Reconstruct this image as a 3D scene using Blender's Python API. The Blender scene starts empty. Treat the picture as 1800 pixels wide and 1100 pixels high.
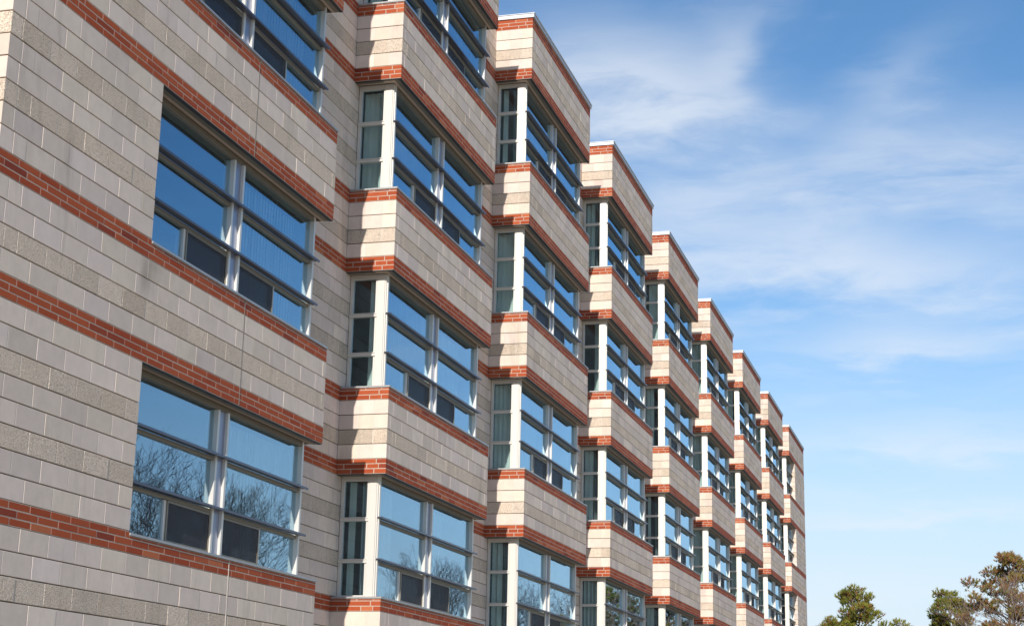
import bpy, math, random
import numpy as np
from mathutils import Vector, Matrix
R = random.Random(7)
sc = bpy.context.scene
COL = sc.collection

# ------------------------------------------------------------------ camera
CAM = np.array([0.0, -7.667, 1.60])
c_r = np.array([0.26828289, -0.96312759, 0.02023682])
c_u = np.array([-0.24526293, -0.04797409, 0.96826886])
c_f = np.array([0.93159561, 0.26473331, 0.24909012])
cd = bpy.data.cameras.new('camera')
cam = bpy.data.objects.new('camera', cd); COL.objects.link(cam)
m = Matrix.Identity(4)
for i in range(3):
    m[i][0] = c_r[i]; m[i][1] = c_u[i]; m[i][2] = -c_f[i]; m[i][3] = CAM[i]
cam.matrix_world = m
cd.sensor_width = 36.0; cd.lens = 2928.0/1800*36
cd.clip_end = 3000; cd.clip_start = 0.1
sc.camera = cam
FPX = 2928.0

def project(p):
    v = np.asarray(p) - CAM
    w = v @ c_f
    return 900 + FPX*(v @ c_r)/w, 550 - FPX*(v @ c_u)/w

# ------------------------------------------------------------------ light
SUN_TRAVEL = Vector((2.27, 0.305, -1.05)).normalized()
SUN_EL = math.asin(-SUN_TRAVEL.z)
SUN_ROT = math.atan2(-SUN_TRAVEL.x, -SUN_TRAVEL.y)
sl = bpy.data.lights.new('sun', 'SUN'); sl.energy = 2.8; sl.angle = math.radians(0.53)
sl.color = (1.0, 0.96, 0.90)
so = bpy.data.objects.new('sun', sl); COL.objects.link(so)
so.rotation_euler = SUN_TRAVEL.to_track_quat('-Z', 'Y').to_euler()
so.location = (-60, -20, 40)

sc.view_settings.view_transform = 'Standard'; sc.view_settings.look = 'None'
sc.view_settings.gamma = 1.0; sc.view_settings.use_curve_mapping = False
sc.view_settings.exposure = 0.74
SKY_STRENGTH = 0.085

# ------------------------------------------------------------------ node helper
class NT:
    def __init__(s, tree): s.t = tree; s.n = tree.nodes; s.n.clear()
    def new(s, typ, **kw):
        nd = s.n.new(typ)
        for k, v in kw.items():
            if k == 'inp':
                for kk, vv in v.items(): s.set(nd, kk, vv)
            else: setattr(nd, k, v)
        return nd
    def set(s, nd, key, val):
        sock = nd.inputs[key]
        if isinstance(val, bpy.types.NodeSocket): s.t.links.new(val, sock)
        else: sock.default_value = val
    def math(s, op, a, b=None, c=None, clamp=False):
        nd = s.n.new('ShaderNodeMath'); nd.operation = op; nd.use_clamp = clamp
        for i, v in enumerate((a, b, c)):
            if v is not None: s.set(nd, i, v)
        return nd.outputs[0]
    def ramp(s, fac, lo, hi, a=0.0, b=1.0, smooth=True):
        nd = s.n.new('ShaderNodeMapRange'); nd.interpolation_type = 'SMOOTHSTEP' if smooth else 'LINEAR'
        for i, v in enumerate((fac, lo, hi, a, b)): s.set(nd, i, v)
        return nd.outputs[0]
    def noise(s, vec, scale, detail=4, rough=0.55, dist=0.0, lac=2.0):
        nd = s.n.new('ShaderNodeTexNoise')
        s.set(nd, 'Vector', vec); s.set(nd, 'Scale', scale); s.set(nd, 'Detail', detail)
        s.set(nd, 'Roughness', rough); s.set(nd, 'Distortion', dist); s.set(nd, 'Lacunarity', lac)
        return nd.outputs['Fac']
    def mix(s, fac, a, b, blend='MIX'):
        nd = s.n.new('ShaderNodeMix'); nd.data_type = 'RGBA'; nd.blend_type = blend
        for k, v in ((0, fac), (6, a), (7, b)): s.set(nd, k, v)
        return nd.outputs[2]
    def mapping(s, vec, scale=(1, 1, 1), loc=(0, 0, 0), rot=(0, 0, 0)):
        nd = s.n.new('ShaderNodeMapping'); s.set(nd, 'Vector', vec); s.set(nd, 'Scale', scale); s.set(nd, 'Location', loc); s.set(nd, 'Rotation', rot)
        return nd.outputs[0]
    def pos(s): return s.n.new('ShaderNodeNewGeometry').outputs['Position']
    def attr(s, name):
        nd = s.n.new('ShaderNodeAttribute'); nd.attribute_name = name; return nd.outputs['Fac']
    def link(s, a, b): s.t.links.new(a, b)

# ------------------------------------------------------------------ sky with thin cirrus
wd = bpy.data.worlds.new('World'); sc.world = wd; wd.use_nodes = True
w = NT(wd.node_tree)
sky = w.new('ShaderNodeTexSky', sky_type='NISHITA', sun_disc=False, sun_elevation=SUN_EL, sun_rotation=SUN_ROT,
            altitude=800.0, air_density=1.0, dust_density=0.25, ozone_density=1.6)
gd = w.new('ShaderNodeTexCoord').outputs['Generated']
sep = w.new('ShaderNodeSeparateXYZ', inp={0: gd})
az = w.math('MULTIPLY', w.math('ARCTAN2', sep.outputs[1], sep.outputs[0]), 57.29578)
el = w.math('MULTIPLY', w.math('ARCSINE', sep.outputs[2]), 57.29578)
# cirrus lies on a high sheet: stretch the noise along the horizon
warp = w.new('ShaderNodeTexNoise', inp={'Vector': w.mapping(gd, (6, 6, 14)), 'Scale': 1.0, 'Detail': 4.0, 'Roughness': 0.6})
gw = w.new('ShaderNodeVectorMath', operation='MULTIPLY_ADD')
w.set(gw, 0, warp.outputs['Color']); w.set(gw, 1, (0.06, 0.06, 0.028)); w.set(gw, 2, gd)
fine = w.noise(w.mapping(gw.outputs[0], (6, 10, 46), rot=(0.10, 0, 0)), 1.0, 8, 0.56, 0.2)
broad = w.noise(w.mapping(gw.outputs[0], (3.0, 4.5, 13), loc=(0.4, 0.2, 0.7)), 1.0, 5, 0.5, 0.3)
aw = w.math('ADD', az, w.math('MULTIPLY', w.math('SUBTRACT', broad, 0.5), 7.0))
ew = w.math('ADD', el, w.math('MULTIPLY', w.math('SUBTRACT', fine, 0.5), 4.0))
CLOUDS = [  # azimuth, elevation, half width, half height, tilt (deg), amount
    (11.2, 21.9, 3.6, 1.5, 5, 1.35), (8.3, 23.4, 1.3, 1.0, 40, 0.4), (15.0, 22.6, 3.0, 1.8, 0, 0.5),
    (6.6, 16.3, 4.6, 1.1, 3, 0.95), (0.3, 15.2, 4.0, 1.3, 3, 0.85), (2.4, 13.1, 3.0, 0.7, 3, 0.8),
    (10.4, 18.6, 3.0, 1.9, -20, 0.5), (3.0, 19.4, 4.2, 1.3, -6, 0.55), (2.0, 21.6, 2.6, 1.0, -30, 0.38),
    (-2.5, 18.5, 3.4, 1.8, 0, 0.45), (5.6, 18.0, 3.0, 1.2, 0, 0.35), (2.0, 10.2, 4.4, 0.5, 1, 0.4), (2.2, 7.5, 4.6, 0.4, 1, 0.6), (5, 5.0, 7.0, 1.0, 0, 0.4)]
dens = None
for a0, e0, sx, sy, tl, amt in CLOUDS:
    ct, st = math.cos(math.radians(tl)), math.sin(math.radians(tl))
    da = w.math('SUBTRACT', aw, a0); de = w.math('SUBTRACT', ew, e0)
    u_ = w.math('ADD', w.math('MULTIPLY', da, ct/sx), w.math('MULTIPLY', de, st/sx))
    v_ = w.math('ADD', w.math('MULTIPLY', da, -st/sy), w.math('MULTIPLY', de, ct/sy))
    q = w.math('ADD', w.math('MULTIPLY', u_, u_), w.math('MULTIPLY', v_, v_))
    g = w.math('MULTIPLY', w.math('EXPONENT', w.math('MULTIPLY', q, -1.0)), amt)
    dens = g if dens is None else w.math('ADD', dens, g)
wisp = w.ramp(fine, 0.25, 0.75)
general = w.math('MULTIPLY', w.ramp(broad, 0.42, 0.75), w.ramp(fine, 0.36, 0.78))
d1 = w.math('MULTIPLY', dens, w.math('ADD', w.math('MULTIPLY', wisp, 0.70), 0.30))
dtot = w.math('ADD', w.math('MULTIPLY', d1, 1.1), w.math('ADD', w.math('MULTIPLY', general, 0.32), 0.0))
dtot = w.math('MULTIPLY', w.math('SUBTRACT', 1.0, w.math('EXPONENT', w.math('MULTIPLY', dtot, -1.35))), 0.88)

skyc = w.new('ShaderNodeHueSaturation', inp={'Saturation': 1.22, 'Value': 1.0, 'Color': sky.outputs[0]}).outputs[0]
CLOUD_COL = (5.95, 6.35, 6.85, 1)
haze_low = w.ramp(el, 17.0, 2.0, 0.0, 0.85)
skyc = w.mix(haze_low, skyc, (4.7, 5.4, 6.25, 1))
col = w.mix(dtot, skyc, CLOUD_COL)
bg = w.new('ShaderNodeBackground', inp={'Color': col, 'Strength': SKY_STRENGTH})
wo = w.new('ShaderNodeOutputWorld'); w.link(bg.outputs[0], wo.inputs[0])

# ------------------------------------------------------------------ materials
def material(name):
    mt = bpy.data.materials.new(name); mt.use_nodes = True
    n = NT(mt.node_tree)
    out = n.new('ShaderNodeOutputMaterial')
    return mt, n, out
def principled(n, out, **kw):
    p = n.new('ShaderNodeBsdfPrincipled')
    for k, v in kw.items(): n.set(p, k.replace('_', ' '), v)
    n.link(p.outputs[0], out.inputs[0]); return p
def bump(n, h, strength, dist):
    b = n.new('ShaderNodeBump', inp={'Height': h, 'Strength': strength, 'Distance': dist}); return b.outputs[0]

Z0 = 5.06            # height of the lowest fully seen lintel above the ground
def weather(n, pos):
    """soft dirt runs and blotches that belong to the wall"""
    run = n.noise(n.mapping(pos, (2.2, 2.2, 0.35)), 1.0, 6, 0.65, 0.6)
    blot = n.noise(pos, 1.1, 5, 0.6)
    s = n.math('MULTIPLY', n.ramp(run, 0.52, 0.78), 0.55)
    s = n.math('ADD', s, n.math('MULTIPLY', n.ramp(blot, 0.56, 0.8), 0.25))
    sp = n.new('ShaderNodeSeparateXYZ', inp={0: pos})
    for sx, sz, wx, wz, a in ((13.97, Z0+0.83, 0.17, 0.19, 0.9), (15.15, Z0+0.30, 0.25, 0.09, 0.5), (16.2, Z0+0.28, .2, .08, .35), (14.15, Z0+0.97, 0.3, 0.06, 0.35)):
        dx = n.math('DIVIDE', n.math('SUBTRACT', sp.outputs[0], sx), wx)
        dz = n.math('DIVIDE', n.math('SUBTRACT', sp.outputs[2], sz), wz)
        g = n.math('EXPONENT', n.math('MULTIPLY', n.math('ADD', n.math('MULTIPLY', dx, dx), n.math('MULTIPLY', dz, dz)), -1.0))
        s = n.math('ADD', s, n.math('MULTIPLY', g, n.math('MULTIPLY', a, n.ramp(run, 0.25, 0.6))))
    return n.math('MINIMUM', s, 1.0)

def block_mat(name, ca, cb, rough):
    mt, n, out = material(name)
    pos = n.pos(); t = n.attr('tint'); t2 = n.attr('tint2')
    c = n.mix(t, ca, cb)
    c = n.mix(1.0, c, n.new('ShaderNodeCombineColor', inp={0: n.ramp(t2, 0, 1, 0.86, 1.1, False), 1: n.ramp(t2, 0, 1, 0.86, 1.1, False), 2: n.ramp(t2, 0, 1, 0.86, 1.1, False)}).outputs[0], 'MULTIPLY')
    cloud = n.noise(pos, 7.0, 5, 0.6)
    gr = n.noise(pos, 160.0, 3, 0.7)
    k = n.math('ADD', n.math('MULTIPLY', n.math('SUBTRACT', cloud, 0.5), 0.28), n.math('MULTIPLY', n.math('SUBTRACT', gr, 0.5), 0.35))
    k = n.math('ADD', k, 1.0)
    kk = n.new('ShaderNodeCombineColor', inp={0: k, 1: k, 2: k}).outputs[0]
    c = n.mix(1.0, c, kk, 'MULTIPLY')
    c = n.mix(n.math('MULTIPLY', weather(n, pos), 0.62), c, (0.24, 0.20, 0.15, 1))
    if rough:
        big = n.noise(pos, 26.0, 5, 0.65, 0.6); pit = n.noise(pos, 95.0, 3, 0.6)
        h = n.math('ADD', n.math('MULTIPLY', big, 0.7), n.math('MULTIPLY', n.ramp(pit, 0.3, 0.55), 0.4))
        nrm = bump(n, h, 0.9, 0.022)
        spots = n.ramp(n.noise(pos, 42.0, 4, 0.65), 0.52, 0.66)
        c = n.mix(n.math('MULTIPLY', spots, 0.45), c, (0.30, 0.235, 0.165, 1))
    else:
        pit = n.ramp(n.noise(pos, 55.0, 2, 0.5), 0.70, 0.74)
        h = n.math('SUBTRACT', n.math('ADD', n.math('MULTIPLY', n.noise(pos, 240.0, 3, 0.6), 0.3), n.math('MULTIPLY', n.noise(pos, 9.0, 3, 0.5), 0.5)), n.math('MULTIPLY', pit, 0.3))
        nrm = bump(n, h, 0.35, 0.004)
    principled(n, out, Base_Color=c, Roughness=0.92, Normal=nrm).inputs['Specular IOR Level'].default_value = 0.25
    return mt
M_SMOOTH = block_mat('smooth_block', (0.73, 0.597, 0.515, 1), (0.755, 0.62, 0.495, 1), False)
M_ROUGH = block_mat('textured_block', (0.80, 0.645, 0.495, 1), (0.82, 0.67, 0.53, 1), True)

def brick_mat():
    mt, n, out = material('brick')
    pos = n.pos(); t = n.attr('tint'); t2 = n.attr('tint2')
    c = n.mix(t, (0.35, 0.060, 0.019, 1), (0.44, 0.092, 0.030, 1))
    c = n.mix(n.ramp(t2, 0.70, 1.0), c, (0.25, 0.042, 0.02, 1))
    c = n.mix(n.ramp(t2, 0.25, 0.0), c, (0.50, 0.14, 0.055, 1))
    cl = n.noise(pos, 22.0, 5, 0.65)
    k = n.math('ADD', n.math('MULTIPLY', n.math('SUBTRACT', cl, 0.5), 0.5), 1.0)
    c = n.mix(1.0, c, n.new('ShaderNodeCombineColor', inp={0: k, 1: k, 2: k}).outputs[0], 'MULTIPLY')
    spk = n.ramp(n.noise(pos, 130.0, 2, 0.5), 0.66, 0.72)
    c = n.mix(n.math('MULTIPLY', spk, 0.35), c, (0.13, 0.05, 0.03, 1))
    c = n.mix(n.math('MULTIPLY', weather(n, pos), 0.25), c, (0.22, 0.13, 0.09, 1))
    h = n.math('ADD', n.math('MULTIPLY', n.noise(n.mapping(pos, (1, 1, 0.3)), 90.0, 3, 0.7), 0.6), n.math('MULTIPLY', cl, 0.6))
    principled(n, out, Base_Color=c, Roughness=0.85, Normal=bump(n, h, 0.4, 0.004)).inputs['Specular IOR Level'].default_value = 0.3
    return mt
M_BRICK = brick_mat()

def plain(name, colr, rough=0.6, metal=0.0, noise_amt=0.15, nscale=12.0, spec=0.5, bmp=0.0, rvar=0.12):
    mt, n, out = material(name)
    pos = n.pos()
    k = n.math('ADD', n.math('MULTIPLY', n.math('SUBTRACT', n.noise(pos, nscale, 5, 0.65), 0.5), 2*noise_amt), 1.0)
    c = n.mix(1.0, (*colr, 1), n.new('ShaderNodeCombineColor', inp={0: k, 1: k, 2: k}).outputs[0], 'MULTIPLY')
    kw = dict(Base_Color=c, Roughness=n.math('ADD', n.math('MULTIPLY', n.math('SUBTRACT', n.noise(pos, nscale*3, 3, 0.6), 0.5), rvar), rough), Metallic=metal)
    if bmp: kw['Normal'] = bump(n, n.noise(pos, nscale*4, 4, 0.6), 0.4, bmp)
    principled(n, out, **kw).inputs['Specular IOR Level'].default_value = spec
    return mt
M_MORTAR = plain('mortar', (0.66, 0.58, 0.49), 0.95, 0, 0.18, 40, 0.2, 0.003)
M_BMORTAR = plain('brick_mortar', (0.50, 0.385, 0.30), 0.95, 0, 0.25, 30, 0.2, 0.003)
M_BED_SHADE = plain('shaded_bed_mortar', (0.20, 0.17, 0.14), 0.95, 0, 0.2, 40, 0.1)  # same mortar, with the shade of the raked joints put into its colour
M_FRAME = plain('window_metal', (0.71, 0.67, 0.60), 0.38, 0.25, 0.03, 3, rvar=0.03)
M_FRAME_SHADE = plain('shaded_frame_metal', (0.30, 0.33, 0.42), 0.30, 0.5, 0.05, 3, rvar=0.03)  # frame metal with shade and blue sky reflection put into its colour
M_FIN = plain('fin_metal', (0.11, 0.12, 0.16), 0.30, 0.6, 0.05, 3, rvar=0.03)
M_SILL = plain('sill_metal', (0.42, 0.41, 0.40), 0.4, 0.4, 0.08, 6)
M_COPING = plain('coping_metal', (0.62, 0.61, 0.59), 0.4, 0.35, 0.08, 4)
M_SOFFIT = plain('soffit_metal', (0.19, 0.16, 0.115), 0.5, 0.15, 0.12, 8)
M_TRANSOM_SHADE = plain('shaded_transom_metal', (0.24, 0.205, 0.15), 0.4, 0.2, 0.05, 3)  # the fin's shadow put into the transom colour; screen frames reuse it
M_SEAL = plain('sealant', (0.22, 0.19, 0.16), 0.8, 0, 0.3, 20)
M_STEEL = plain('dark_steel', (0.05, 0.045, 0.045), 0.5, 0.4)
M_GASKET = plain('gasket', (0.02, 0.02, 0.022), 0.6)
M_BLIND = plain('blind_fabric', (0.62, 0.64, 0.60), 0.8, 0, 0.06, 5, 0.2)
M_CURTAIN = plain('curtain', (0.74, 0.77, 0.70), 0.85, 0, 0.08, 5, 0.2)
M_ROOM = plain('room_paint', (0.42, 0.36, 0.32), 0.85, 0, 0.05, 2)
M_ROOF = plain('roof_gravel', (0.22, 0.21, 0.20), 0.95, 0, 0.3, 30)
M_PANEL = plain('side_panel', (0.40, 0.37, 0.33), 0.5, 0.2)

def glass_mat(name, f0):
    mt, n, out = material(name)
    g = n.new('ShaderNodeNewGeometry')
    dp = n.new('ShaderNodeVectorMath', operation='DOT_PRODUCT'); n.link(g.outputs['Incoming'], dp.inputs[0]); n.link(g.outputs['Normal'], dp.inputs[1])
    c = n.math('ABSOLUTE', dp.outputs['Value'])
    f = n.math('POWER', n.math('SUBTRACT', 1.0, c, clamp=True), 5.0)
    f = n.math('ADD', n.math('MULTIPLY', f, 1-f0), f0)
    # coated double glazing: two panes reflect
    f2 = n.math('SUBTRACT', n.math('MULTIPLY', f, 1.75), n.math('MULTIPLY', n.math('MULTIPLY', f, f), 0.75), clamp=True)
    wob = n.noise(g.outputs['Position'], 1.6, 2, 0.4)
    gl = n.new('ShaderNodeBsdfGlossy', inp={'Color': (0.62, 0.84, 1.0, 1), 'Roughness': 0.0, 'Normal': bump(n, wob, 0.06, 0.01)})
    tr = n.new('ShaderNodeBsdfTransparent', inp={'Color': (0.86, 0.92, 0.92, 1)})
    mx = n.new('ShaderNodeMixShader', inp={0: f2}); n.link(tr.outputs[0], mx.inputs[1]); n.link(gl.outputs[0], mx.inputs[2])
    n.link(mx.outputs[0], out.inputs[0]); return mt
M_GLASS = glass_mat('window_glass', 0.17)
M_CLEAR = glass_mat('side_glass', 0.045)
def screen_mat():
    mt, n, out = material('insect_screen')
    df = n.new('ShaderNodeBsdfPrincipled', inp={'Base Color': (0.05, 0.047, 0.052, 1), 'Roughness': 0.6})
    tr = n.new('ShaderNodeBsdfTransparent', inp={'Color': (1, 1, 1, 1)})
    mx = n.new('ShaderNodeMixShader', inp={0: 0.55}); n.link(tr.outputs[0], mx.inputs[1]); n.link(df.outputs[0], mx.inputs[2])
    n.link(mx.outputs[0], out.inputs[0]); return mt
M_SCREEN = screen_mat()

# ------------------------------------------------------------------ mesh helpers
class MB:
    """collects boxes and loose faces; tint values are stored per face"""
    def __init__(s): s.v = []; s.f = []; s.t = []; s.t2 = []; s.mi = []
    def box(s, x0, x1, y0, y1, z0, z1, t=0.5, t2=0.5, mi=0):
        b = len(s.v)
        s.v += [(x0,y0,z0),(x1,y0,z0),(x1,y1,z0),(x0,y1,z0),(x0,y0,z1),(x1,y0,z1),(x1,y1,z1),(x0,y1,z1)]
        fs = [(0,3,2,1),(4,5,6,7),(0,1,5,4),(1,2,6,5),(2,3,7,6),(3,0,4,7)]
        s.f += [tuple(b+i for i in q) for q in fs]; s.t += [t]*6; s.t2 += [t2]*6; s.mi += [mi]*6
    def cbox(s, x0, x1, y0, y1, z0, z1, c=0.003, t=0.5, t2=0.5, mi=0):
        b = len(s.v); lo = (x0,y0,z0); hi = (x1,y1,z1)
        idx = {}
        for sx in (0,1):
            for sy in (0,1):
                for sz in (0,1):
                    sg = (sx,sy,sz)
                    for ax in range(3):
                        p = []
                        for k in range(3):
                            base = hi[k] if sg[k] else lo[k]
                            p.append(base if k == ax else base + (-c if sg[k] else c))
                        idx[(sx,sy,sz,ax)] = b + len(s.v) - b; s.v.append(tuple(p))
        n0 = len(s.f)
        def q(*ks): s.f.append(tuple(idx[k] for k in ks))
        q((0,0,0,0),(0,0,1,0),(0,1,1,0),(0,1,0,0)); q((1,0,0,0),(1,1,0,0),(1,1,1,0),(1,0,1,0))
        q((0,0,0,1),(1,0,0,1),(1,0,1,1),(0,0,1,1)); q((0,1,0,1),(0,1,1,1),(1,1,1,1),(1,1,0,1))
        q((0,0,0,2),(0,1,0,2),(1,1,0,2),(1,0,0,2)); q((0,0,1,2),(1,0,1,2),(1,1,1,2),(0,1,1,2))
        for a in (0,1):
            for e in (0,1):
                q((a,e,0,0),(a,e,1,0),(a,e,1,1),(a,e,0,1)); q((a,0,e,0),(a,1,e,0),(a,1,e,2),(a,0,e,2)); q((0,a,e,1),(1,a,e,1),(1,a,e,2),(0,a,e,2))
                for g in (0,1): q((a,e,g,0),(a,e,g,1),(a,e,g,2))
        k = len(s.f)-n0; s.t += [t]*k; s.t2 += [t2]*k; s.mi += [mi]*k
    def mesh(s, name, mats, tint=False):
        me = bpy.data.meshes.new(name); me.from_pydata(s.v, [], s.f)
        for mm in (mats if isinstance(mats, (list, tuple)) else [mats]): me.materials.append(mm)
        if any(s.mi): me.polygons.foreach_set('material_index', s.mi)
        if tint:
            a = me.attributes.new('tint', 'FLOAT', 'FACE'); a.data.foreach_set('value', s.t)
            a = me.attributes.new('tint2', 'FLOAT', 'FACE'); a.data.foreach_set('value', s.t2)
        me.update(); return me
    def obj(s, name, mats, parent=None, loc=(0,0,0), tint=False, fix=False):
        me = s.mesh(name, mats, tint)
        if fix: recalc(me)
        return link(name, me, parent, loc)
def recalc(me):
    import bmesh
    bm = bmesh.new(); bm.from_mesh(me); bmesh.ops.recalc_face_normals(bm, faces=bm.faces); bm.to_mesh(me); bm.free()
def link(name, me, parent=None, loc=(0,0,0), rot=None):
    o = bpy.data.objects.new(name, me); COL.objects.link(o); o.location = loc
    if rot: o.rotation_euler = rot
    if parent is not None: o.parent = parent
    return o
def tag(o, label, cat, group=None):
    o['label'] = label; o['category'] = cat
    if group: o['group'] = group
    return o

# ------------------------------------------------------------------ ground
def ground_mat():
    mt, n, out = material('lawn')
    pos = n.pos()
    c = n.mix(n.noise(pos, 0.35, 6, 0.6), (0.06, 0.09, 0.025, 1), (0.13, 0.13, 0.05, 1))
    c = n.mix(n.ramp(n.noise(pos, 14.0, 4, 0.7), 0.3, 0.7), c, (0.09, 0.10, 0.035, 1))
    principled(n, out, Base_Color=c, Roughness=0.95, Normal=bump(n, n.noise(pos, 40, 3, 0.7), 0.6, 0.03)); return mt
g = MB(); g.v = [(-400,-600,0),(1200,-600,0),(1200,600,0),(-400,600,0)]; g.f = [(0,1,2,3)]; g.t=[0]; g.t2=[0]; g.mi=[0]
go = g.obj('ground', ground_mat()); go['kind'] = 'structure'
pv = MB(); pv.box(-60, 82, -30, -2.0, 0.004, 0.05)  # unseen paving, added wide and pale to bounce warm light onto the walls
po = pv.obj('bounce_paving', plain('bounce_concrete', (0.60, 0.52, 0.43), 0.9, 0, 0.15, 1.5, 0.3, 0.002)); po['kind'] = 'structure'

# ------------------------------------------------------------------ building layout
C = 0.2032; H = 14*C; BC = C/3
BLK, BRK = 0.453, 0.3295
L1, W, PT, D = 20.927, 4.803, 7.0696, 0.706
BAYS = [(11.352, 18.655)] + [(L1+k*PT, L1+k*PT+W) for k in range(7)] + [(L1+7*PT, 76.35)]
JAMB0, JAMB8 = 14.05, 72.5
XMIN, XMAX, YBACK = 8.0, 76.35, 14.0
INL = 0.19          # window box set back from the return face
YF, YG = 0.17, 0.222
INR = 0.16
Lz = [Z0 + (k-1)*H for k in range(5)]          # underside of lintel brick, windows 0..4
Sz = [z - 8*C for z in Lz]
TOP = Lz[4] + 6*C
SILL_DROP = 0.04

root = bpy.data.objects.new('apartment_building', None); COL.objects.link(root); root.location = (BAYS[0][0], 0, 0)
tag(root, 'long five-storey building of pale blocks with red brick bands and projecting window bays', 'building')
RO = Vector(root.location)
def part(mb, name, mats, **kw):
    o = mb.obj(name, mats, root, **kw); o.location = -RO; return o

# courses: (z0, z1, kind, zone) kind: b brick, s smooth, r rough ; zone: 'w' window zone, 'p' spandrel
COURSES = []
def add_blocks(z, pattern, zone):
    for ch in pattern: COURSES.append([z, z+C, ch, zone]); z += C
    return z
def add_bricks(z, zone, top_cut=False):
    for i in range(3): COURSES.append([z, z+BC, 'b', zone + ('t' if top_cut and i == 2 else '')]); z += BC
    return z
z = Sz[0] - C - 2*C
add_blocks(z, 'ss', 'p'); add_bricks(z+2*C, 'p', True)
for k in range(5):
    add_blocks(Sz[k], 'ssrssrss', 'w')
    zz = add_bricks(Lz[k], 'p')
    zz = add_blocks(zz, 'srss', 'p')
    add_bricks(zz, 'p', k < 4)

# every piece: x0,x1,y0,y1,z0,z1,kind,owner, visible corner points
PIECES = []
def run(a, b, start, unit, joint=0.010):
    """cut the span a..b into units, joints on a grid offset by start"""
    k = math.floor((a-start)/unit); out = []; x = start + k*unit
    cuts = []
    while x < b:
        if x > a+0.06 and x < b-0.06: cuts.append(x)
        x += unit
    e = [a] + cuts + [b]
    return [(e[i] + (joint/2 if i else 0), e[i+1] - (joint/2 if i < len(e)-2 else 0)) for i in range(len(e)-1)]
def lay(kind, z0, z1, a, b, face, ax, ci, owner, depth=0.09, skip_lo=False):
    unit = BRK if kind == 'b' else BLK
    off = (ci % 2)*unit/2 + (0.11 if kind == 'b' else 0.203) + (ci % 3)*0.03*(kind == 'b')
    jz = 0.012 if kind == 'b' else 0.011
    for p, q in run(a, b, off, unit, 0.013 if kind == 'b' else 0.010):
        pr = R.gauss(0, 0.0007) if kind != 'r' else R.gauss(0.001, 0.0012)
        pr = max(-0.0015, min(0.0025, pr))
        if ax == 'x': PIECES.append((p, q, face-pr, face+depth, z0+jz/2, z1-jz/2, kind, owner, 'x'))
        else: PIECES.append((face-pr, face+depth, p, q, z0+jz/2, z1-jz/2, kind, owner, 'y'))
cores = {}
def core(owner): return cores.setdefault(owner, MB())
def mort(owner, kind, x0, x1, y0, y1, z0, z1, front):
    """mortar behind one course: flush head joints, raked bed joint under blocks"""
    c = core(owner)
    if kind == 'b': c.box(x0, x1, y0, y1, z0, z1, mi=2)
    else:
        c.box(x0, x1, y0, y1, z0+0.006, z1-0.006)
QT_B, QT_S = 0.10, 0.195
for ci, (z0, z1, kind, zone) in enumerate(COURSES):
    cut = zone.endswith('t'); wz = zone == 'w'
    qt = QT_B if kind == 'b' else QT_S
    alt = ci % 2 == 0
    rec = 0.0018 if kind == 'b' else 0.0025
    for bi, (l, r) in enumerate(BAYS):
        ow = ('bay', bi)
        spans = [(l, r, z1)]
        if wz: spans = [(l, JAMB0, z1)] if bi == 0 else ([(JAMB8, r, z1)] if bi == 8 else [])
        elif cut:
            zc = z1 - SILL_DROP
            spans = [(l, JAMB0, z1), (JAMB0+0.004, r, zc)] if bi == 0 else ([(l, JAMB8-0.004, zc), (JAMB8, r, z1)] if bi == 8 else [(l, r, zc)])
        for (a, b, zt) in spans:
            fa = a if (a != l or alt) else a + qt + 0.010
            first = len(PIECES)
            lay(kind, z0, zt, fa, b, 0.0, 'x', ci, ow)
            # end pieces are full depth so that their ends show on the returns
            if len(PIECES) > first:
                for idx in (first, len(PIECES)-1):
                    p = PIECES[idx]
                    if (idx == first and fa == a) or idx == len(PIECES)-1:
                        PIECES[idx] = (p[0], p[1], p[2], qt, *p[4:])
            mort(ow, kind, a+rec, b-rec, rec, 0.16, z0, zt, 0)
        # left return
        if not wz or bi == 0:
            zt = z1 - SILL_DROP if (cut and bi > 0) else z1
            ra = (qt + 0.010) if alt else 0.0
            lay(kind, z0, zt, ra, D, l, 'y', ci+1, ow, depth=qt if not alt else 0.09)
            mort(ow, kind, l+rec, l+0.16, 0.161, D, z0, zt, 1)
        # right return, seen only from beyond but it throws light back into the recess
        if not wz and bi < 8:
            zt = z1 - SILL_DROP if cut else z1
            unit = BRK if kind == 'b' else BLK
            for p, q in run(qt+0.010, D, (ci % 2)*unit/2, unit):
                PIECES.append((r-0.09, r, p, q, z0+0.0055, zt-0.0055, kind, ow, 'R'))
    # recessed wall
    xs = [XMIN] + [r for l, r in BAYS[:-1]]
    for gi, xa in enumerate(xs):
        l = BAYS[gi][0]
        ow = ('recess', gi)
        a = xa - 0.3 if gi else xa
        b = l if (not wz or gi == 0) else l + INL + 0.004
        lay(kind, z0, z1, a, b, D, 'x', ci, ow)
        mort(ow, kind, a, b, D+rec, D+0.16, z0, z1, 0)
print('pieces', len(PIECES))
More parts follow.
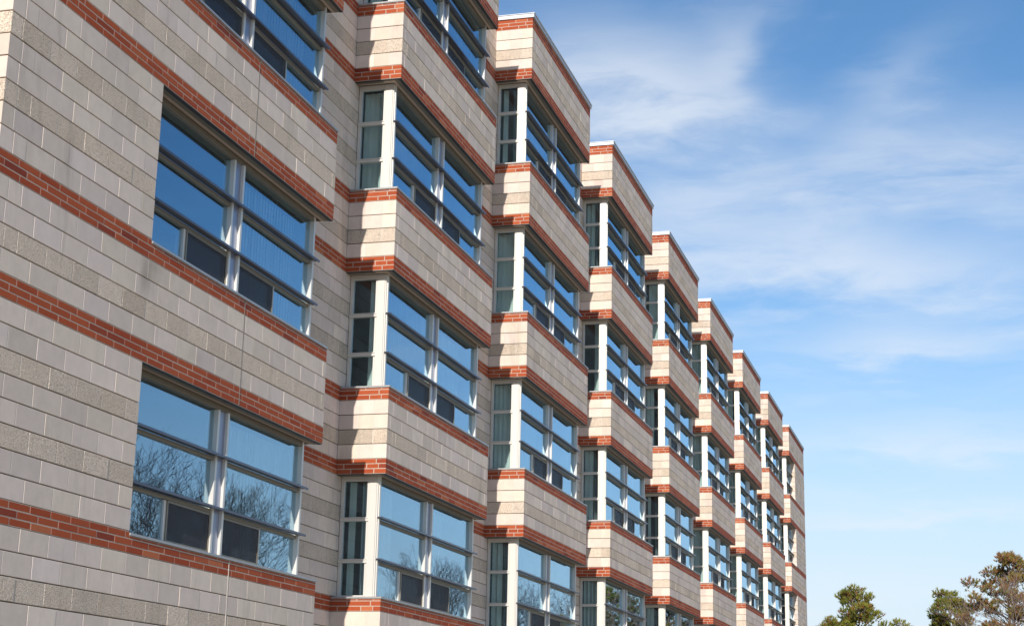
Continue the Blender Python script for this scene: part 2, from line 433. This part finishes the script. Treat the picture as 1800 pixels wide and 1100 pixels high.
for (k, i), mb in cores.items():
    # solid backing, so that the raked bed joints end in mortar
    if k == 'recess':
        xa = XMIN if i == 0 else BAYS[i-1][1]-0.3
        mb.box(xa, BAYS[i][0]-0.002, D+0.0135, D+0.15, 0, TOP-0.02, mi=1)
        if i: 
            for q in range(5): mb.box(BAYS[i][0]-0.001, BAYS[i][0]+INL, D+0.0135, D+0.15, Sz[q], Lz[q], mi=1)
    else:
        l, r = BAYS[i]
        lev = [(0.0, Sz[0]-SILL_DROP)] + [(Lz[q], (Sz[q+1]-SILL_DROP) if q < 4 else TOP-0.02) for q in range(5)]
        for za, zb in lev:
            mb.box(l+0.0135, r-0.0135, 0.0135, 0.15, za+0.002, zb-0.002, mi=1)
            mb.box(l+0.0135, l+0.15, 0.15, D-0.002, za+0.002, zb-0.002, mi=1)
            mb.box(r-0.15, r-0.004, 0.15, D+0.1, za+0.002, zb-0.002, mi=1)
        if i == 0:
            for q in range(5):
                mb.box(l+0.0135, JAMB0-0.0135, 0.0135, 0.15, Sz[q]-0.03, Lz[q]+.004, mi=1)
                mb.box(l+0.0135, l+0.15, 0.15, D-0.002, Sz[q]-0.03, Lz[q]+.004, mi=1)
        if i == 8:
            for q in range(5): mb.box(JAMB8+0.0135, r-0.0135, 0.0135, 0.15, Sz[q]-0.03, Lz[q]+.004, mi=1)
owners = {}
for key, mb in cores.items():
    nm = 'projecting_bay' if key[0] == 'bay' else 'recessed_wall'
    o = part(mb, nm, [M_MORTAR, M_BED_SHADE, M_BMORTAR]); owners[key] = o

# largest pieces in the picture become objects of their own
def shown(p):
    x0, x1, y0, y1, z0, z1, kind, ow, ax = p
    if ax == 'R': return 0
    if ax == 'x': pts = [(x0,y0,z0),(x1,y0,z0),(x1,y0,z1),(x0,y0,z1)]
    else: pts = [(x0,y0,z0),(x0,y1,z0),(x0,y1,z1),(x0,y0,z1)]
    q = []
    for P in pts:
        u, v = project(P); u = min(1800, max(0, u)); v = min(1100, max(0, v)); q.append((u, v))
    ar = 0.5*abs(sum(q[i][0]*q[(i+1)%4][1]-q[(i+1)%4][0]*q[i][1] for i in range(4)))
    cx, cy = (x0+x1)/2, (y0+y1)/2 if ax == 'y' else y0
    if cy > 0.01:
        xc = cx*(0-CAM[1])/(cy-CAM[1])
        if any(l < xc < r-0.02 for l, r in BAYS if r < cx+0.01): return 0
    return ar
rank = {'b': [], 's': [], 'r': []}
for i, p in enumerate(PIECES): rank[p[6]].append((shown(p), i))
single = set()
for k in rank:
    rank[k].sort(reverse=True); single |= {i for a, i in rank[k][:300] if a > 0}
rest = {'b': MB(), 's': MB()}
names = {'b': 'brick', 's': 'block', 'r': 'textured_block'}; mats = {'b': M_BRICK, 's': M_SMOOTH, 'r': M_ROUGH}
for i, p in enumerate(PIECES):
    x0, x1, y0, y1, z0, z1, kind, ow, ax = p
    t, t2 = R.random(), min(1, max(0, R.gauss(0.5, 0.22)))
    ch = 0.004 if kind == 'r' else (0.0012 if kind == 'b' else 0.0025)
    if i in single:
        mb = MB(); cx, cy, cz = (x0+x1)/2, (y0+y1)/2, (z0+z1)/2
        mb.cbox(x0-cx, x1-cx, y0-cy, y1-cy, z0-cz, z1-cz, ch, t, t2)
        me = mb.mesh(names[kind], mats[kind], True); recalc(me)
        link(names[kind], me, owners[ow], (cx, cy, cz))
    else:
        mb = rest['b' if kind == 'b' else 's']
        if x0 < 42: mb.cbox(x0, x1, y0, y1, z0, z1, ch, t, t2, 1 if kind == 'r' else 0)
        else: mb.box(x0, x1, y0, y1, z0, z1, t, t2, 1 if kind == 'r' else 0)
o = part(rest['b'], 'brickwork', M_BRICK, tint=True, fix=True); o['kind'] = 'stuff'
o = part(rest['s'], 'blockwork', [M_SMOOTH, M_ROUGH], tint=True, fix=True); o['kind'] = 'stuff'

# ------------------------------------------------------------------ body of the building: end walls, back, roof, floors, rooms
b = MB()
b.box(XMIN, XMIN+0.2, D+0.17, YBACK, 0, TOP); b.box(XMAX-0.2, XMAX-0.003, 0.165, YBACK, 0, TOP); b.box(XMIN, XMAX-0.003, YBACK+0.001, YBACK+0.2, 0, TOP)
part(b, 'end_wall', M_SMOOTH, tint=True)
b = MB(); b.box(XMIN+0.21, XMAX-0.21, D+0.2, YBACK-0.01, TOP-0.5, TOP-0.2); part(b, 'roof', M_ROOF)
for k in range(5):
    b = MB(); b.box(XMIN+0.21, XMAX-0.21, D+0.165, 7.0, Lz[k]+0.30, Lz[k]+0.52)
    for l, r in BAYS: b.box(l+0.17, r-0.17, 0.17, D+0.164, Lz[k]+0.30, Lz[k]+0.52)
    part(b, 'floor_slab', M_ROOM)
b = MB(); b.box(XMIN+0.21, XMAX-0.21, 5.0, 5.1, 0.1, TOP-0.6); part(b, 'corridor_wall', M_ROOM)
for l, r in BAYS[1:]:
    b = MB(); b.box(l-1.25, l-1.1, D+0.17, 4.99, 0.1, TOP-0.6); part(b, 'partition_wall', M_ROOM)

# sealed movement joint through the nearest bay
xj = 16.245
for k in range(5):
    b = MB(); b.box(xj-0.007, xj+0.007, -0.0032, 0.02, Lz[k]+0.004, (Sz[k+1]-SILL_DROP-0.004) if k < 4 else TOP-0.004); part(b, 'movement_joint', M_SEAL if k != 0 else M_MORTAR)
# coping on each bay and on the recessed wall
for i, (l, r) in enumerate(BAYS):
    b = MB()
    b.box(l-0.03, r+0.02, -0.03, D+0.25, TOP+0.004, TOP+0.075)
    b.box(l-0.045, r+0.03, -0.045, D+0.25, TOP+0.076, TOP+0.088)
    part(b, 'coping', M_COPING)
for gi, xa in enumerate([XMIN] + [r for l, r in BAYS[:-1]]):
    b = MB(); b.box(xa+(0.035 if gi else 0), BAYS[gi][0]-0.05, D-0.03, D+0.25, TOP+0.006, TOP+0.08); part(b, 'coping', M_COPING)

# ------------------------------------------------------------------ windows
WH = 8*C + 0.012
def window_kit(wd, units):
    """mesh data for a front window of width wd; local origin at its lower left, y is depth from the wall face"""
    K = {}
    f = MB(); t = 0.045
    y0, y1 = YF, YF+0.13
    f.cbox(0, wd, y0+0.004, y1, 0.0, 0.04, 0.002)
    f.cbox(0, t, y0-0.012, y1, 0.0, WH, 0.002); f.cbox(wd-t, wd, y0-0.004, y1, 0.0, WH, 0.002)
    hd = MB(); hd.cbox(t+0.001, wd-t-0.001, y0+0.004, y1, WH-0.06, WH, 0.002); K['head'] = hd
    F1, F2 = WH-0.565, WH-1.125
    if units == 2:
        c = wd/2 - 0.03
        us = [(t, c-0.13), (c+0.115, wd-t)]
        f.cbox(c-0.13, c-0.085, y0, y1, 0.041, WH-0.061, 0.002); f.cbox(c+0.07, c+0.115, y0-0.02, y1, 0.041, WH-0.061, 0.002)
        m_ = MB(); m_.cbox(c-0.084, c+0.069, y0+0.012, y1, 0.041, WH-0.061, 0.002); K['mullion'] = m_
    else: us = [(t, wd-t)]
    lows = []; tm = MB()
    for ui, (a, bb) in enumerate(us):
        for zz in (F1, F2): tm.cbox(a+0.001, bb-0.001, y0+0.02, y1, zz-0.050, zz-0.010, 0.002)
        md = (a+bb)/2
        f.cbox(md-0.022, md+0.022, y0+0.03, y1, 0.041, F2-0.056, 0.002)
        lows += [('pane', a, md-0.022), ('screen', md+0.022, bb)] if ui == 0 else [('screen', a, md-0.022), ('pane', md+0.022, bb)]
    K['frame'] = f; K['transom'] = tm
    K['panes'] = [(a, bb, F1-0.010, WH-0.06) for a, bb in us] + [(a, bb, F2-0.010, F1-0.055) for a, bb in us] + [(a, bb, 0.04, F2-0.055) for k, a, bb in lows]
    K['screens'] = [(a, bb, 0.04, F2-0.055) for k, a, bb in lows if k == 'screen']
    K['fins'] = (F1, F2); K['us'] = us
    return K
def fin_mesh(wd):
    f = MB()
    f.cbox(-0.035, wd+0.03, 0.098, 0.112, -0.014, 0.013, 0.002)
    f.cbox(-0.03, wd+0.025, 0.1122, YF+0.03, -0.002, 0.012, 0.002)
    return f
def pane_mesh(wd, hh):
    p = MB(); p.v = []
    p.box(-wd/2, wd/2, 0, 0.006, -hh/2, hh/2); return p
def blind_mesh(wd, hh, ang, kind):
    """vertical slats, each turned a little"""
    p = MB(); n = max(1, int(wd/0.082)); rr = random.Random(int(wd*1000)+int(ang*10))
    for i in range(n):
        cx = (i+0.5)*wd/n; a = math.radians(ang + rr.uniform(-4, 4)); hw = 0.047
        dx, dy = hw*math.cos(a), hw*math.sin(a)
        q = len(p.v); ys = rr.uniform(-0.004, 0.004)
        for (sx, bow) in ((-1, 0), (0, 0.006), (1, 0)):
            for zz in (0.0, hh): p.v.append((cx+sx*dx, ys+sx*dy+bow, zz))
        for e in (0, 2): p.f.append((q+e, q+e+2, q+e+3, q+e+1)); p.t.append(0); p.t2.append(0); p.mi.append(0)
    return p
MESH = {}
def cached(key, fn, mat, fix=False):
    if key not in MESH:
        MESH[key] = fn().mesh(key[0], mat)
        if fix: recalc(MESH[key])
    return MESH[key]

WR = random.Random(21)
def front_window(bi, k, x0, x1, units=2):
    wd = round(x1-x0, 3); key = (wd, units)
    K = MESH.setdefault(('kit',)+key, window_kit(wd, units))
    z = Sz[k] - 0.012
    win = link('window', cached(('frame',)+key, lambda: K['frame'], M_FRAME, True), root, Vector((x0, 0, z))-RO)
    link('transom', cached(('transom',)+key, lambda: K['transom'], M_TRANSOM_SHADE, True), win)
    link('head_frame', cached(('head',)+key, lambda: K['head'], M_SOFFIT, True), win)  # dark colour puts the shade under the soffit into the head frame
    if units == 2: link('mullion', cached(('mullion',)+key, lambda: K['mullion'], M_FRAME_SHADE, True), win)
    for zz in K['fins']: link('sunshade_fin', cached(('fin', wd), lambda: fin_mesh(wd), M_FIN, True), win, (0, 0, zz))
    for (a, bb, za, zb) in K['panes']:
        pw, ph = round(bb-a, 4), round(zb-za, 4)
        link('pane', cached(('pane', pw, ph), lambda: pane_mesh(pw+0.01, ph+0.01), M_GLASS), win, ((a+bb)/2, YG, (za+zb)/2),
             (WR.gauss(0, 0.0022), 0, WR.gauss(0, 0.0022)))
    for (a, bb, za, zb) in K['screens']:
        sw, sh = round(bb-a, 4), round(zb-za, 4)
        def scr():
            s = MB(); s.box(-sw/2+0.02, sw/2-0.02, 0.006, 0.009, -sh/2+0.02, sh/2-0.02, mi=1)
            for q in ((-sw/2, sw/2, -sh/2, -sh/2+0.022), (-sw/2, sw/2, sh/2-0.022, sh/2), (-sw/2, -sw/2+0.022, -sh/2+0.023, sh/2-0.023), (sw/2-0.022, sw/2, -sh/2+0.023, sh/2-0.023)):
                s.box(q[0], q[1], 0, 0.014, q[2], q[3])
            return s
        link('insect_screen', cached(('screen', sw, sh), scr, [M_TRANSOM_SHADE, M_SCREEN]), win, ((a+bb)/2, YG-0.035, (za+zb)/2))
    # blinds behind each unit
    for ui, (a, bb) in enumerate(K['us']):
        uw = bb-a
        if bi == 0: cov = (0, 1.0) if ui else (0, 0.0)
        else: cov = WR.choice([(0, 1), (0, 1), (0, 0.9), (0.35, 1), (0, 0.6), (0.7, 1), (0, 0.25), (0.5, 1)])
        if cov[1]-cov[0] < 0.05: continue
        bw = round(uw*(cov[1]-cov[0]), 2); ang = WR.choice([6, 12, 20])
        link('vertical_blind', cached(('blind', bw, ang), lambda: blind_mesh(bw, WH-0.12, ang, 0), M_BLIND), win, (a+uw*cov[0], 0.42, 0.05))
    return win
def side_window(bi, k, l):
    """window on the return face and the post at the corner"""
    z = Sz[k]-0.012
    def fr():
        f = MB(); x = INL
        # corner post in steps, then a small frame of three lights
        f.cbox(x, x+0.05, 0.19, 0.295, 0, WH, 0.002); f.cbox(x+0.012, x+0.06, YF+0.0, 0.1895, 0, WH, 0.002)
        f.cbox(x+0.008, x+0.07, 0.2955, 0.325, 0, WH, 0.002); f.cbox(x+0.004, x+0.07, 0.655, D-0.004, 0, WH, 0.002)
        f.cbox(x+0.008, x+0.07, 0.3255, 0.6545, WH-0.07, WH, 0.002); f.cbox(x+0.008, x+0.07, 0.3255, 0.6545, 0, 0.035, 0.002)
        for zz in (WH-0.565, WH-1.125):
            f.cbox(x-0.012, x+0.07, 0.29, 0.70, zz-0.05, zz-0.010, 0.002)
            f.cbox(x-0.020, x+0.03, 0.292, 0.698, zz-0.0095, zz+0.004, 0.002)
        return f
    win = link('side_window', cached(('sideframe',), fr, M_FRAME, True), root, Vector((l, 0, z))-RO)
    for za, zb in ((WH-0.565, WH-0.07), (WH-1.125, WH-0.615), (0.035, WH-1.175)):
        ph = round(zb-za, 4)
        me = cached(('sidepane', ph), lambda: pane_mesh(0.335, ph+0.01), M_CLEAR)
        link('pane', me, win, (INL+0.045, 0.49, (za+zb)/2), (0, WR.gauss(0, 0.002), math.pi/2+WR.gauss(0, 0.002)))
    cov = WR.choice([0.34, 0.34, 0.26, 0.20, 0.34, 0.15]); ang = WR.choice([15, 30, 50])
    st = WR.choice([0.33, 0.66-cov])
    me = cached(('sideblind', cov, ang), lambda: blind_mesh(cov, WH-0.1, ang, 0), M_CURTAIN)
    link('vertical_blind', me, win, (INL+0.17, st, 0.04), (0, 0, math.pi/2))

for bi, (l, r) in enumerate(BAYS):
    for k in range(5):
        xa = l + INL + 0.05 if bi else JAMB0 + 0.006
        xb = r - INR if bi < 8 else JAMB8 - 0.006
        front_window(bi, k, xa, xb, 1 if bi == 8 else 2)
        if bi: side_window(bi, k, l)
        # right cheek of the window box
        if bi < 8:
            b = MB(); b.cbox(r-INR-0.08, r-INR-0.003, YF+0.132, D+0.02, Sz[k]-0.03, Lz[k]+0.015, 0.002); part(b, 'side_panel', M_PANEL)
        # metal sill
        b = MB(); zs = Sz[k]-SILL_DROP+0.002
        if bi == 0: b.cbox(JAMB0+0.004, r+0.012, -0.014, YF+0.12, zs, zs+0.026, 0.002)
        elif bi == 8:
            b.cbox(l-0.012, JAMB8-0.004, -0.014, YF+0.12, zs, zs+0.026, 0.002); b.cbox(l-0.012, l+INL+0.08, YF+0.121, D-0.003, zs, zs+0.026, 0.002)
        else:
            b.cbox(l-0.012, r+0.012, -0.014, YF+0.12, zs, zs+0.026, 0.002); b.cbox(l-0.012, l+INL+0.08, YF+0.121, D-0.003, zs, zs+0.026, 0.002)
        part(b, 'window_sill', M_SILL, fix=True)
        # soffit: steel angle and boards
        xl = l if bi else JAMB0+0.004; xr = r if bi < 8 else JAMB8-0.004
        zb = Lz[k]
        b = MB(); b.box(xl+0.004, xr-0.004, 0.006, 0.05, zb-0.009, zb-0.001)
        if bi: b.box(xl+0.006, xl+0.05, 0.051, D-0.004, zb-0.009, zb-0.001)
        part(b, 'steel_angle', M_STEEL)
        b = MB()
        ys = [0.052, 0.125, 0.198, 0.30]
        for q in range(3): b.cbox(xl+0.055 if bi else xl, xr-0.006, ys[q], ys[q+1]-0.008, zb-0.004+0.006*q, zb+0.03, 0.002)
        if bi:
            xs = [l+0.052, l+0.125, l+INL+0.08]
            for q in range(2): b.cbox(xs[q], xs[q+1]-0.008, 0.301, D-0.004, zb-0.004+0.006*q, zb+0.03, 0.002)
        part(b, 'soffit', M_SOFFIT, fix=True)

# ------------------------------------------------------------------ trees
def tube(mb, p, q, r0, r1, n=4, t=0.5):
    d = (q-p); L = d.length
    if L < 1e-5: return
    d.normalize(); a = d.orthogonal().normalized(); c = d.cross(a); b0 = len(mb.v)
    for (o, rr) in ((p, r0), (q, r1)):
        for i in range(n):
            an = 2*math.pi*i/n; v = o + (a*math.cos(an)+c*math.sin(an))*rr; mb.v.append(tuple(v))
    for i in range(n):
        j = (i+1) % n; mb.f.append((b0+i, b0+j, b0+n+j, b0+n+i)); mb.t.append(t); mb.t2.append(t); mb.mi.append(0)
def bark(name, ca, cb):
    mt, n, out = material(name); pos = n.pos()
    c = n.mix(n.noise(n.mapping(pos, (6, 6, 1.5)), 2.0, 5, 0.7), ca, cb)
    principled(n, out, Base_Color=c, Roughness=0.9, Normal=bump(n, n.noise(n.mapping(pos, (20, 20, 4)), 1.0, 4, 0.7), 0.6, 0.02)); return mt
M_BARK = bark('pine_bark', (0.10, 0.065, 0.045, 1), (0.20, 0.14, 0.10, 1))
M_TWIG = bark('bare_bark', (0.07, 0.055, 0.05, 1), (0.13, 0.10, 0.09, 1))
M_TWIGP = bark('pale_twigs', (0.20, 0.13, 0.10, 1), (0.32, 0.23, 0.19, 1))
def needles(name, ca, cb, cc, amt):
    mt, n, out = material(name)
    t = n.attr('tint'); t2 = n.attr('tint2')
    c = n.mix(t, ca, cb); c = n.mix(n.ramp(t2, 1-amt-0.06, 1-amt+0.02), c, cc)
    p = principled(n, out, Base_Color=c, Roughness=0.7)
    p.inputs['Specular IOR Level'].default_value = 0.25
    tl = n.new('ShaderNodeBsdfTranslucent', inp={'Color': c}); mx = n.new('ShaderNodeMixShader', inp={0: 0.25})
    n.link(p.outputs[0], mx.inputs[1]); n.link(tl.outputs[0], mx.inputs[2]); n.link(mx.outputs[0], out.inputs[0]); return mt
M_PINE = needles('pine_needles', (0.13, 0.165, 0.028, 1), (0.34, 0.31, 0.045, 1), (0.30, 0.14, 0.035, 1), 0.12)
M_PINE2 = needles('rusty_needles', (0.18, 0.18, 0.035, 1), (0.37, 0.28, 0.06, 1), (0.36, 0.17, 0.075, 1), 0.42)
def pine(loc, h, rad, seed, mat, label, low=0.30):
    """crown of many needle clumps carried by limbs, rounded with uneven lobes"""
    rr = random.Random(seed)
    rt = bpy.data.objects.new('pine_tree', None); COL.objects.link(rt); rt.location = loc
    tag(rt, label, 'tree', 'pines beyond the building')
    tr = MB(); cr = MB(); prev = Vector((0, 0, -0.1)); pr = 0.18
    pts = []
    for i in range(1, 9):
        q = Vector((rr.uniform(-.1, .1)*i/3, rr.uniform(-.1, .1)*i/3, h*0.93*i/8)); r1 = 0.18*(1-i/8.6)
        tube(tr, prev, q, pr, r1, 7); prev, pr = q, r1; pts.append(q.copy())
    def axis(zz):
        f_ = max(0.0, zz/(h*0.93)*8-1); i = min(6, int(f_)); return pts[i].lerp(pts[i+1], f_-i)
    ncl = int(40*rad)
    for i in range(ncl):
        u = (i+rr.random())/ncl; an = rr.uniform(0, 2*math.pi)
        zz = h*(low + (0.965-low)*u)
        env = rad*math.sqrt(max(0.0, 1-u**2.6))*(0.78+0.3*math.sin(an*2+seed)+0.15*math.sin(an*5+u*7))
        c = axis(zz*0.97) + Vector((math.cos(an), math.sin(an), 0))*env*rr.uniform(0.55, 1.0); c.z = zz + rr.uniform(-0.2, 0.15)
        st = axis(max(h*0.15, zz - (0.35+0.25*env)))
        p0 = st
        for s_ in range(4):
            p1 = st.lerp(c, (s_+1)/4) + Vector((rr.gauss(0, .06), rr.gauss(0, .06), rr.gauss(0, .04)))*(s_ < 3)
            tube(tr, p0, p1, 0.04*(1-s_/5), 0.04*(1-(s_+1)/5), 4); p0 = p1
        cs = rr.uniform(0.42, 0.72)*(1.0-0.25*u); tone = rr.random()
        for _ in range(int(46*cs/0.5)):
            d = Vector((rr.gauss(0, 1), rr.gauss(0, 1), rr.gauss(0.35, .8))).normalized()
            e = c + Vector((d.x, d.y, d.z*0.75))*cs*rr.uniform(0.45, 1.0)
            tube(tr, c.lerp(e, 0.3), e, 0.009, 0.005, 3)
            up = (d*0.6+Vector((0, 0, 0.8))).normalized(); sz = rr.uniform(0.13, 0.27)
            t = min(1, max(0, 0.55*tone+0.45*rr.random())); t2 = rr.random()
            for _ in range(9):
                dv = (up + Vector((rr.gauss(0, .5), rr.gauss(0, .5), rr.gauss(0, .4)))).normalized()
                o_ = dv.cross(Vector((rr.gauss(0, 1), rr.gauss(0, 1), rr.gauss(0, 1)))).normalized()*0.024
                q = len(cr.v); a = e - dv*0.04
                cr.v += [tuple(a-o_), tuple(a+o_), tuple(a+dv*sz)]; cr.f.append((q, q+1, q+2)); cr.t.append(t); cr.t2.append(t2); cr.mi.append(0)
    tr.obj('trunk', M_BARK, rt); cr.obj('crown', mat, rt, tint=True)
    return rt
def bare(loc, h, seed, label, mat, spread=0.42, depth=7, leaves=0, group='bare trees', thin=1.0):
    rr = random.Random(seed)
    rt = bpy.data.objects.new('bare_tree', None); COL.objects.link(rt); rt.location = loc
    tag(rt, label, 'tree', group)
    tr = MB(); cr = MB()
    segs = []
    def grow(p, d, ln, r, lev):
        n = 3; q0 = p
        for i in range(n):
            d = (d + Vector((rr.gauss(0, .10), rr.gauss(0, .10), rr.gauss(0.035, .06)))).normalized()
            q1 = q0 + d*ln/n; segs.append((q0, q1, r*(1-0.25*i/n), r*(1-0.25*(i+1)/n), lev)); q0 = q1
            if lev >= 2 and lev < depth and i < n-1 and rr.random() < 0.55:
                sd = (d + Vector((rr.gauss(0, .6), rr.gauss(0, .6), rr.gauss(.1, .4)))).normalized()
                grow(q0, sd, ln*0.55, r*0.42, lev+2)
        if lev >= depth: return
        for _ in range((4, 3, 3, 2, 3, 2, 2, 2, 2)[lev]):
            sp = spread*(1.25 if lev == 0 else 1.0)
            sd = (d + Vector((rr.gauss(0, sp), rr.gauss(0, sp), rr.gauss(0.04, sp*0.5)))).normalized()
            grow(q0, sd, ln*rr.uniform(0.68, 0.86), r*0.68, lev+1)
    grow(Vector((0, 0, -0.1)), Vector((0, 0, 1)), 1.0, 0.055, 0)
    top = max(s[1].z for s in segs); k = h/top
    for a, b_, r0, r1, lev in segs:
        tube(tr if lev < 2 else cr, a*k, b_*k, max(0.0055, r0*k*(0.8 if lev < 2 else 0.46)), max(0.004, r1*k*(0.8 if lev < 2 else 0.46)), 6 if lev < 2 else 3)
    tr.obj('trunk', mat, rt); co = cr.obj('crown', mat, rt)
    if leaves:
        lv = MB(); ends = [s for s in segs if s[4] >= depth-2]
        for _ in range(leaves):
            s = rr.choice(ends); p = s[1]*k + Vector((rr.gauss(0, .05), rr.gauss(0, .05), rr.gauss(0, .05)))
            a = Vector((rr.gauss(0, 1), rr.gauss(0, 1), rr.gauss(0, 1))).normalized(); b_ = a.orthogonal().normalized(); z_ = rr.uniform(.04, .08); q = len(lv.v)
            lv.v += [tuple(p-b_*z_*.5), tuple(p+a*z_), tuple(p+b_*z_*.5), tuple(p-a*z_)]; lv.f.append((q, q+1, q+2, q+3)); lv.t.append(rr.random()); lv.t2.append(rr.random()); lv.mi.append(0)
        lv.obj('leaves', M_PINE2, co, tint=True)
    return rt

pine((92, -0.95, 0), 10.1, 2.7, 1, M_PINE, 'broad green pine just right of the far end of the building')
pine((97, 0.9, 0), 8.9, 1.7, 21, M_PINE, 'small pine squeezed between the far end of the building and the broad green pine')
pine((97, -3.3, 0), 8.6, 1.5, 12, M_PINE, 'low pine whose tip barely shows between the two broader pines')
pine((95, -5.9, 0), 10.2, 2.6, 2, M_PINE, 'green pine at the left foot of the rusty pine')
pine((93, -8.9, 0), 12.2, 3.7, 3, M_PINE2, 'tall rusty pine near the right edge of the picture', 0.2)
bare((88, -8.8, 0), 11.0, 5, 'bare brown-twigged tree in front of the rusty pine at the right edge', M_TWIGP, 0.5, 6, 500)
# beyond the right edge of the picture: seen as reflections in the lower windows
pine((93, -12.6, 0), 10.2, 2.9, 6, M_PINE, 'pine mirrored in the lowest window of the fourth bay')
pine((97, -16.5, 0), 8.8, 2.3, 8, M_PINE2, 'rusty pine standing right of the picture between pine and bare tree')
bare((46, -15.2, 0), 10.3, 11, 'bare tree mirrored in the lowest window nearest the camera', M_TWIG, 0.40, 8)
bare((74, -17.0, 0), 10.2, 14, 'bare tree mirrored in the lower window of the second bay', M_TWIG, 0.40, 8)
bare((99, -18.0, 0), 11.6, 17, 'bare tree mirrored in the lower window of the third bay', M_TWIG, 0.40, 8)
